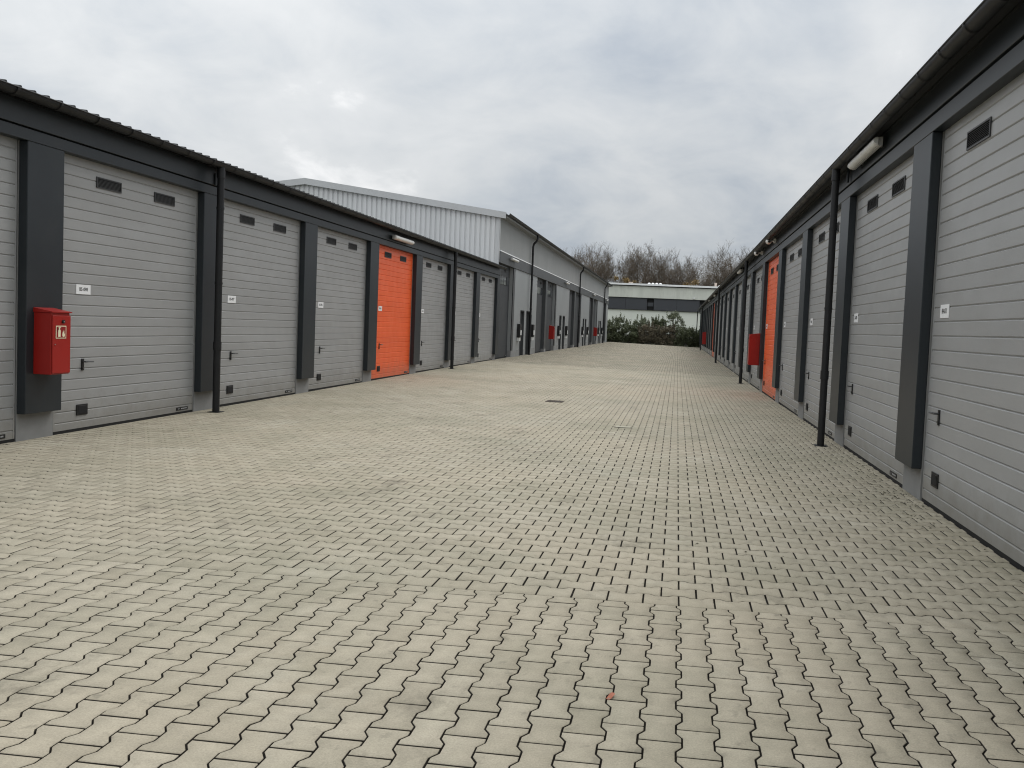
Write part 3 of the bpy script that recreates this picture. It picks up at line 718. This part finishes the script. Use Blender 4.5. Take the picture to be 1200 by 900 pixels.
# ------------------------------------------------------------------ far warehouse
def warehouse():
    Y = 97.0; xa, xb = -14.0, 12.0
    root = empty('warehouse', (-1, Y+8, 0), 'flat-roofed warehouse with charcoal band and white parapet at the far end of the yard', 'warehouse')
    bx, by = root.location.x, root.location.y
    def put(mb, nm, m, par=None, bevel=0):
        o = mb.obj(nm, m, par or root, bevel)
        if not par: o.location = (-bx, -by, 0)
        return o
    m = MB(); m.box(xa, xb, Y+0.3, Y+16, -0.5, 6.3); put(m, 'core', M_wallin)
    m = MB(); m.box(xa, xb, Y, Y+0.3, -0.5, 3.82); put(m, 'lower_wall', M_whitewall)
    m = MB(); m.box(xa, xb, Y-0.25, Y+0.3, 5.28, 6.62); put(m, 'upper_wall', M_conc)
    m = MB(); m.box(xa-0.2, xb+0.2, Y-0.5, Y+16.2, 6.72, 6.93); put(m, 'parapet', M_parapet)
    m = MB(); m.box(xa-0.1, xb+0.1, Y-0.35, Y+0.3, 6.63, 6.70); put(m, 'shadow_gap', M_seal)
    m = MB(); x = xa
    gaps = [(-3.75, -2.95), (2.45, 3.35)]
    segs = [(xa, gaps[0][0]), (gaps[0][1], gaps[1][0]), (gaps[1][1], xb)]
    for a, b in segs:
        n = max(1, round((b-a)/2.3)); wd = (b-a)/n
        for i in range(n): m.box(a+i*wd+0.012, a+(i+1)*wd-0.012, Y-0.12, Y+0.3, 3.87, 5.23)
    put(m, 'charcoal_band', M_darkband)
    m = MB(); m.box(xa, xb, Y-0.16, Y+0.3, 3.822, 3.866); m.box(xa, xb, Y-0.2, Y+0.3, 5.233, 5.277); put(m, 'band_edge', M_black)
    for a, b in gaps:
        m = MB(); m.box(a+0.03, b-0.03, Y+0.05, Y+0.29, 3.87, 5.23); m.box(a+0.05, b-0.05, Y-0.02, Y+0.045, 4.3, 4.75, 1); put(m, 'recessed_window', [M_seal, M_darkband])
    for cx, wd, h in ((-6.0, 0.45, 0.22), (4.35, 0.25, 0.5)):
        m = MB(); m.box(cx-wd/2, cx+wd/2, Y+3, Y+3.4, 6.93, 7.0+h); m.box(cx-wd/2-.04, cx+wd/2+.04, Y+2.96, Y+3.44, 7.0+h, 7.05+h); put(m, 'chimney', mat('buff_chimney', (0.5, 0.42, 0.36), 0.8))
    for cx in (-3.65, -3.2, -2.75, -2.3, 4.75, 5.1):
        m = MB(); m.tube([(cx, Y+1, 6.93), (cx, Y+1, 7.05), (cx, Y+1, 7.12), (cx, Y+1, 7.16)], [0.16, 0.18, 0.14, 0.04], 12); put(m, 'roof_vent', M_parapet)
    m = MB(); m.box(1.65, 1.85, Y-0.45, Y-0.26, 5.35, 5.5); m.box(1.7, 1.8, Y-0.5, Y-0.26, 5.5, 5.56); put(m, 'floodlight', M_white)
warehouse()

# ------------------------------------------------------------------ trees
def tree_mesh(seed, H=15.0, spread=1.0, dense=1.0):
    R = random.Random(seed)
    segs_t = []; segs_c = []
    def branch(p, d, length, r, depth, tgt):
        n = 4 if depth < 2 else 3
        for i in range(n):
            nd = (d + Vector((R.gauss(0, .10), R.gauss(0, .10), R.gauss(0.05, .06)))*(1+depth*0.35)).normalized()
            q = p + nd*(length/n); r2 = r*(1-0.75*(i+1)/n) if depth else r*(1-0.55*(i+1)/n)
            r1 = r*(1-0.75*i/n) if depth else r*(1-0.55*i/n)
            (segs_t if depth == 0 else segs_c).append((p, q, max(r1, .011), max(r2, .009)))
            p, d = q, nd
            if depth < 4 and (depth > 0 or i >= 1):
                for k in range(R.choice((2, 3)) if depth < 3 else R.choice((1, 2, 3))):
                    a = R.random()*6.283; tilt = R.uniform(0.4, 1.0)
                    u = d.cross(Vector((math.cos(a), math.sin(a), 0.3))).normalized()
                    nd2 = (d*math.cos(tilt) + u*math.sin(tilt)*spread + Vector((0, 0, 0.07))).normalized()
                    branch(q if k else p, nd2, length*R.uniform(0.38, 0.60)*(0.8 if depth == 0 else 1), max(r2*R.uniform(0.45, 0.7), 0.014), depth+1, tgt)
    branch(Vector((0, 0, 0)), Vector((R.gauss(0, .03), R.gauss(0, .03), 1)).normalized(), H*0.80, 0.20, 0, None)
    def build(segs, name, m):
        vs = []; fs = []
        for p, q, a, b in segs:
            t = (q-p).normalized(); u = t.cross(Vector((0.3, 0.5, 0.2))).normalized(); v = t.cross(u); o = len(vs)
            for c, r in ((p, a), (q, b)):
                for k in range(3):
                    an = 2.094*k; vs.append(tuple(c + (u*math.cos(an)+v*math.sin(an))*r))
            for k in range(3): l = (k+1) % 3; fs.append((o+k, o+l, o+3+l, o+3+k))
        me = bpy.data.meshes.new(name); me.from_pydata(vs, [], fs); me.materials.append(m); return me
    mz = sorted(q.z for _, q, _, _ in segs_c)[int(len(segs_c)*0.985)]
    return build(segs_t, 'trunk', M_bark), build(segs_c, 'crown', M_twig), mz
M_bark = mat('grey_brown_bark', (0.19, 0.175, 0.15), 0.9, 0, 0.25, 2)
M_twig = mat('grey_brown_twigs', (0.125, 0.098, 0.072), 0.9, 0, 0.3, 0.5)
protos = [tree_mesh(s, 15.5, sp) for s, sp in ((3, 0.9), (11, 1.1), (23, 1.0), (31, 0.8), (47, 1.15), (59, 1.0))]
def put_tree(x, y, h, k, label, group, rz):
    o = empty('bare_tree', (x, y, 0), label, 'tree', group); o.rotation_euler.z = rz
    sc = h/protos[k][2]; o.scale = (sc, sc, sc)
    link('trunk', protos[k][0], None, o); link('crown', protos[k][1], None, o)
x = -22.0; i = 0; R = random.Random(5); tl = []
while x < 14.5:
    y = 136 + R.uniform(-9, 9); tl.append((x*y/140, y, R.uniform(12.0, 14.4))); x += R.uniform(0.62, 1.15)
for j, (x, y, h) in enumerate(tl):
    put_tree(x, y, h*(1.0 if y < 140 else 1.03), j % 6, ('leftmost bare leafless tree of the wood, above the tall hall gutter' if j == 0 else 'rightmost bare leafless tree of the wood, above the right garage roof' if j == len(tl)-1 else 'bare leafless tree in the winter wood behind the far warehouse'), 'bare trees of the wood behind the warehouse', R.random()*6.28)

# ------------------------------------------------------------------ leafy shrubs
def leaf_mesh(name, clumps, n, size, material, seed, flat=0.5):
    r = np.random.default_rng(seed); c = np.array([q[:3] for q in clumps]); rad = np.array([q[3:6] for q in clumps])
    wgt = rad.prod(1)**0.7; idx = r.choice(len(c), n, p=wgt/wgt.sum()); stray = 1 + 0.55*(r.random(n) < 0.3)*r.random(n)
    d = r.normal(size=(n, 3)); d /= np.linalg.norm(d, axis=1)[:, None]; rr = r.random(n)**0.6
    P = c[idx] + d*rad[idx]*(rr*stray)[:, None]; P[:, 2] = np.maximum(P[:, 2], 0.03)
    a = r.normal(size=(n, 3)); a /= np.linalg.norm(a, axis=1)[:, None]
    b = np.cross(a, r.normal(size=(n, 3))); b /= np.linalg.norm(b, axis=1)[:, None]
    s = size*(0.6 + 0.8*r.random(n))[:, None]
    Vv = np.stack([P-a*s, P+b*s*0.5, P+a*s, P-b*s*0.5], 1).reshape(-1, 3)
    me = bpy.data.meshes.new(name); F = np.arange(4*n).reshape(-1, 4)
    me.from_pydata(Vv.tolist(), [], F.tolist()); me.materials.append(material)
    return me
M_leafs = [mat('dark_evergreen_leaves', (0.10, 0.115, 0.06), 0.6, 0, 0.55, 2.2), mat('grey_green_leaves', (0.16, 0.18, 0.11), 0.6, 0, 0.45, 2.5), mat('brownish_green_leaves', (0.14, 0.12, 0.08), 0.7, 0, 0.5, 2.0)]
def shrub(x, y, w_, h, k, seed, label, n=9000, loose=False):
    R = random.Random(seed); o = empty('shrub', (x, y, GZ(x, y)-0.03), label, 'shrub', 'shrubs in front of the warehouse')
    cl = []
    for i in range(46 if not loose else 34):
        a = R.random()*6.28; q = R.random()**0.5
        z = R.uniform(0.1, 1.0)*h*0.86 if not loose else R.uniform(0.3, 1.0)*h*0.92
        wz = math.sqrt(max(0.05, 1-(z/h)**3))
        s = R.uniform(0.16, 0.40)*w_*0.42 if not loose else R.uniform(0.14, 0.24)*w_*0.5
        cl.append((math.cos(a)*q*w_/2*wz*0.8, math.sin(a)*q*w_/2*0.6, z, s, s, s*0.8))
    if not loose: cl += [(t, 0.2*R.uniform(-1, 1), 0.45*R.uniform(.6, 1.7), w_*.24, .5, .5) for t in (-w_*.42, -w_*.15, w_*.15, w_*.42)]
    for i in range(16 if not loose else 8):
        a = R.uniform(-.5, .5)*w_; zt = h*R.uniform(.72, 1.02)*(1-(abs(a)/w_*1.2)**2*0.7)
        cl.append((a, R.uniform(-.3, .3), zt, .09, .09, R.uniform(.25, .45)))
    st = MB()
    for c in cl[:18]:
        p0 = Vector((R.uniform(-.25, .25), R.uniform(-.2, .2), 0)); p1 = Vector(c[:3]); mid = (p0+p1)/2 + Vector((R.uniform(-.15, .15), 0, 0.1))
        st.tube([p0, mid, p1, p1+(p1-mid)*0.35], [0.03, 0.02, 0.012, 0.005], 5, cap=False)
    st.obj('stems', M_bark, o)
    link('foliage', leaf_mesh('foliage', cl, n, 0.07 if not loose else 0.075, M_leafs[k], seed), None, o)
specs = [(-7.1, 85.3, 2.6, 2.45, 0, 'dark shrub at the hall corner, leftmost of the hedge'), (-6.3, 86.5, 2.0, 2.85, 1, 'tall grey-green shrub second from the left of the hedge'),
 (-5.0, 85.6, 2.6, 2.2, 0, 'rounded dark shrub third from the left of the hedge'), (-3.9, 86.4, 1.9, 2.95, 1, 'upright shrub below the left window gap of the warehouse'),
 (-3.0, 85.4, 2.4, 2.2, 2, 'low brownish shrub in the middle of the hedge'), (-2.0, 86.4, 2.2, 3.0, 0, 'tall dark shrub right of the middle of the hedge'),
 (-1.2, 85.5, 2.6, 2.3, 2, 'brownish low shrub under the tall loose bush'), (0.8, 85.4, 2.8, 2.05, 0, 'low dark clipped-looking shrub at the right end of the hedge'),
 (2.3, 85.9, 2.0, 1.95, 0, 'dark shrub tucked against the far end of the right row')]
for i, (x, y, w_, h, k, lab) in enumerate(specs): shrub(x, y, w_, h, k, 100+i, lab)
shrub(-0.35, 86.6, 2.9, 3.7, 1, 211, 'tall loose bush with gaps against the pale warehouse wall', 3600, True)
# tan-leaved young trees in front of the bare wood
M_tan = mat('dry_tan_leaves', (0.22, 0.15, 0.06), 0.8, 0, 0.35, 1.5)
for x, y, h, sd, lab in ((-8.6, 122, 9.6, 1, 'small tree with dry tan leaves above the left of the warehouse roof'), (-6.9, 121, 9.0, 2, 'lower tan-leaved tree just right of the buff chimney'), (1.8, 123, 9.2, 3, 'small tree with thin tan leaves above the right half of the roof')):
    R = random.Random(sd); o = empty('tan_leaved_tree', (x, y, 0), lab, 'tree')
    m = MB(); m.tube([(0, 0, 0), (.1, 0, h*.4), (0, .1, h*.75), (0, 0, h*.93)], [.14, .1, .05, .02], 6)
    cl = []
    for i in range(22):
        a = R.random()*6.28; z = R.uniform(.45, .97)*h; q = 1.9*math.sqrt(max(.1, 1-((z-.62*h)/(.42*h))**2))*R.random()**.5; s = R.uniform(.35, .6)
        cl.append((math.cos(a)*q, math.sin(a)*q, z, s, s, s)); m.tube([(0, 0, z-.8), (math.cos(a)*q, math.sin(a)*q, z)], [.03, .01], 4, cap=False)
    m.obj('trunk', M_bark, o); link('crown', leaf_mesh('crown', cl, 2600 if sd < 3 else 1400, .11, M_tan, 300+sd), None, o)

# ------------------------------------------------------------------ small things on the yard
def drain(x, y, wx, wy, label, frame=True):
    o = empty('drain_grate', (x, y, GZ(x, y)), label, 'drain cover')
    m = MB(); t = 0.02
    m.box(-wx/2, wx/2, -wy/2, -wy/2+t, .002, .008); m.box(-wx/2, wx/2, wy/2-t, wy/2, .002, .008); m.box(-wx/2, -wx/2+t, -wy/2+t, wy/2-t, .002, .008); m.box(wx/2-t, wx/2, -wy/2+t, wy/2-t, .002, .008)
    m.obj('frame', M_iron, o)
    m = MB(); m.box(-wx/2+t, wx/2-t, -wy/2+t, wy/2-t, .0015, .003, 1)
    n = int((wx-2*t)/0.035)
    for i in range(n): xx = -wx/2+t+(i+.5)*(wx-2*t)/n; m.box(xx-.008, xx+.008, -wy/2+t, wy/2-t, .0032, .0075)
    m.obj('grate', [M_iron, M_seal], o)
drain(-2.36, 16.0, 0.34, 0.34, 'small dark iron drain grate left of the middle of the paved yard')
def cover(x, y, wx, wy, label):
    o = empty('service_cover', (x, y, GZ(x, y)), label, 'access cover')
    m = MB(); m.box(-wx/2, wx/2, -wy/2, wy/2, .0015, .004); m.obj('frame', M_iron, o)
    m = MB(); m.box(-wx/2+.012, wx/2-.012, -wy/2+.012, wy/2-.012, .0045, .008); m.obj('lid', mat('concrete_lid', (0.33, 0.31, 0.24), .85, 0, .12, 20), o)
cover(-0.76, 12.43, 0.26, 0.18, 'flat rectangular service cover in the middle of the paving')

def leaf(x, y, sz, rot, m, label=None):
    mb = MB(); n = 7; z = GZ(x, y)+.004
    pts = []
    for i in range(n+1): t = i/n; pts.append((t-.5, .32*math.sin(math.pi*t)**.8))
    top = [(a*sz, b*sz, .010*math.sin(a*5)) for a, b in pts]; bot = [(a*sz, -b*sz, .008*math.sin(a*5)) for a, b in pts]; mid = [(a*sz, 0, .002+.006*math.sin(a*5)) for a, b in pts]
    for i in range(n): mb.poly([mid[i], mid[i+1], top[i+1], top[i]]); mb.poly([bot[i], bot[i+1], mid[i+1], mid[i]])
    o = mb.obj('fallen_leaf', m, loc=(x, y, z)); o.rotation_euler.z = rot; return o
tag(leaf(-0.2, 3.26, .045, .6, mat('pinkish_dry_leaf', (.35, .13, .08), .8)), 'small curled reddish-brown leaf lying on the near paving', 'leaf')

# moss and litter gathered in the joints by the right row
def litter():
    r = np.random.default_rng(9); P = []
    for (cx, cy, sx, sy, n) in ((2.15, 8.2, .12, .5, 240), (1.95, 7.2, .15, .35, 130), (2.2, 10.6, .1, 1.5, 260), (1.4, 8.8, .6, .9, 70), (0.1, 5.4, .35, .25, 35), (2.28, 14, .06, 3.5, 300), (2.28, 26, .06, 7, 300), (-6.95, 14, .06, 5, 260), (3, 28, .4, .8, 0), (-4.5, 36, .8, .5, 60), (-3.2, 31, .5, .4, 40)):
        n = int(n*0.8); P.append(np.column_stack([np.clip(cx + r.normal(size=n)*sx, -7.02, 2.33), cy + r.normal(size=n)*sy]))
    P = np.concatenate(P); n = len(P); s = .003 + .011*r.random(n)**4; an = r.random(n)*6.28; asp = .4 + r.random(n)*.5
    vs = []; fs = []
    for i in range(n):
        x, y = P[i]; z = GZ(x, y)+.002; o = len(vs)
        for k in range(5):
            a = an[i] + k*1.2566; u = math.cos(a)*s[i]; v = math.sin(a)*s[i]*asp[i]
            vs.append((x+u, y+v, z + r.random()*.004))
        vs.append((x, y, z+s[i]*.6))
        for k in range(5): fs.append((o+k, o+(k+1) % 5, o+5))
    me = bpy.data.meshes.new('leaf_litter'); me.from_pydata(vs, [], fs)
    tag(link('leaf_litter', me, mat('dark_moss_and_dirt', (.055, .05, .028), .95, 0, .4, 30)), 'scattered dark moss crumbs and dirt on the paving along the walls', 'litter', kind='stuff')
litter()
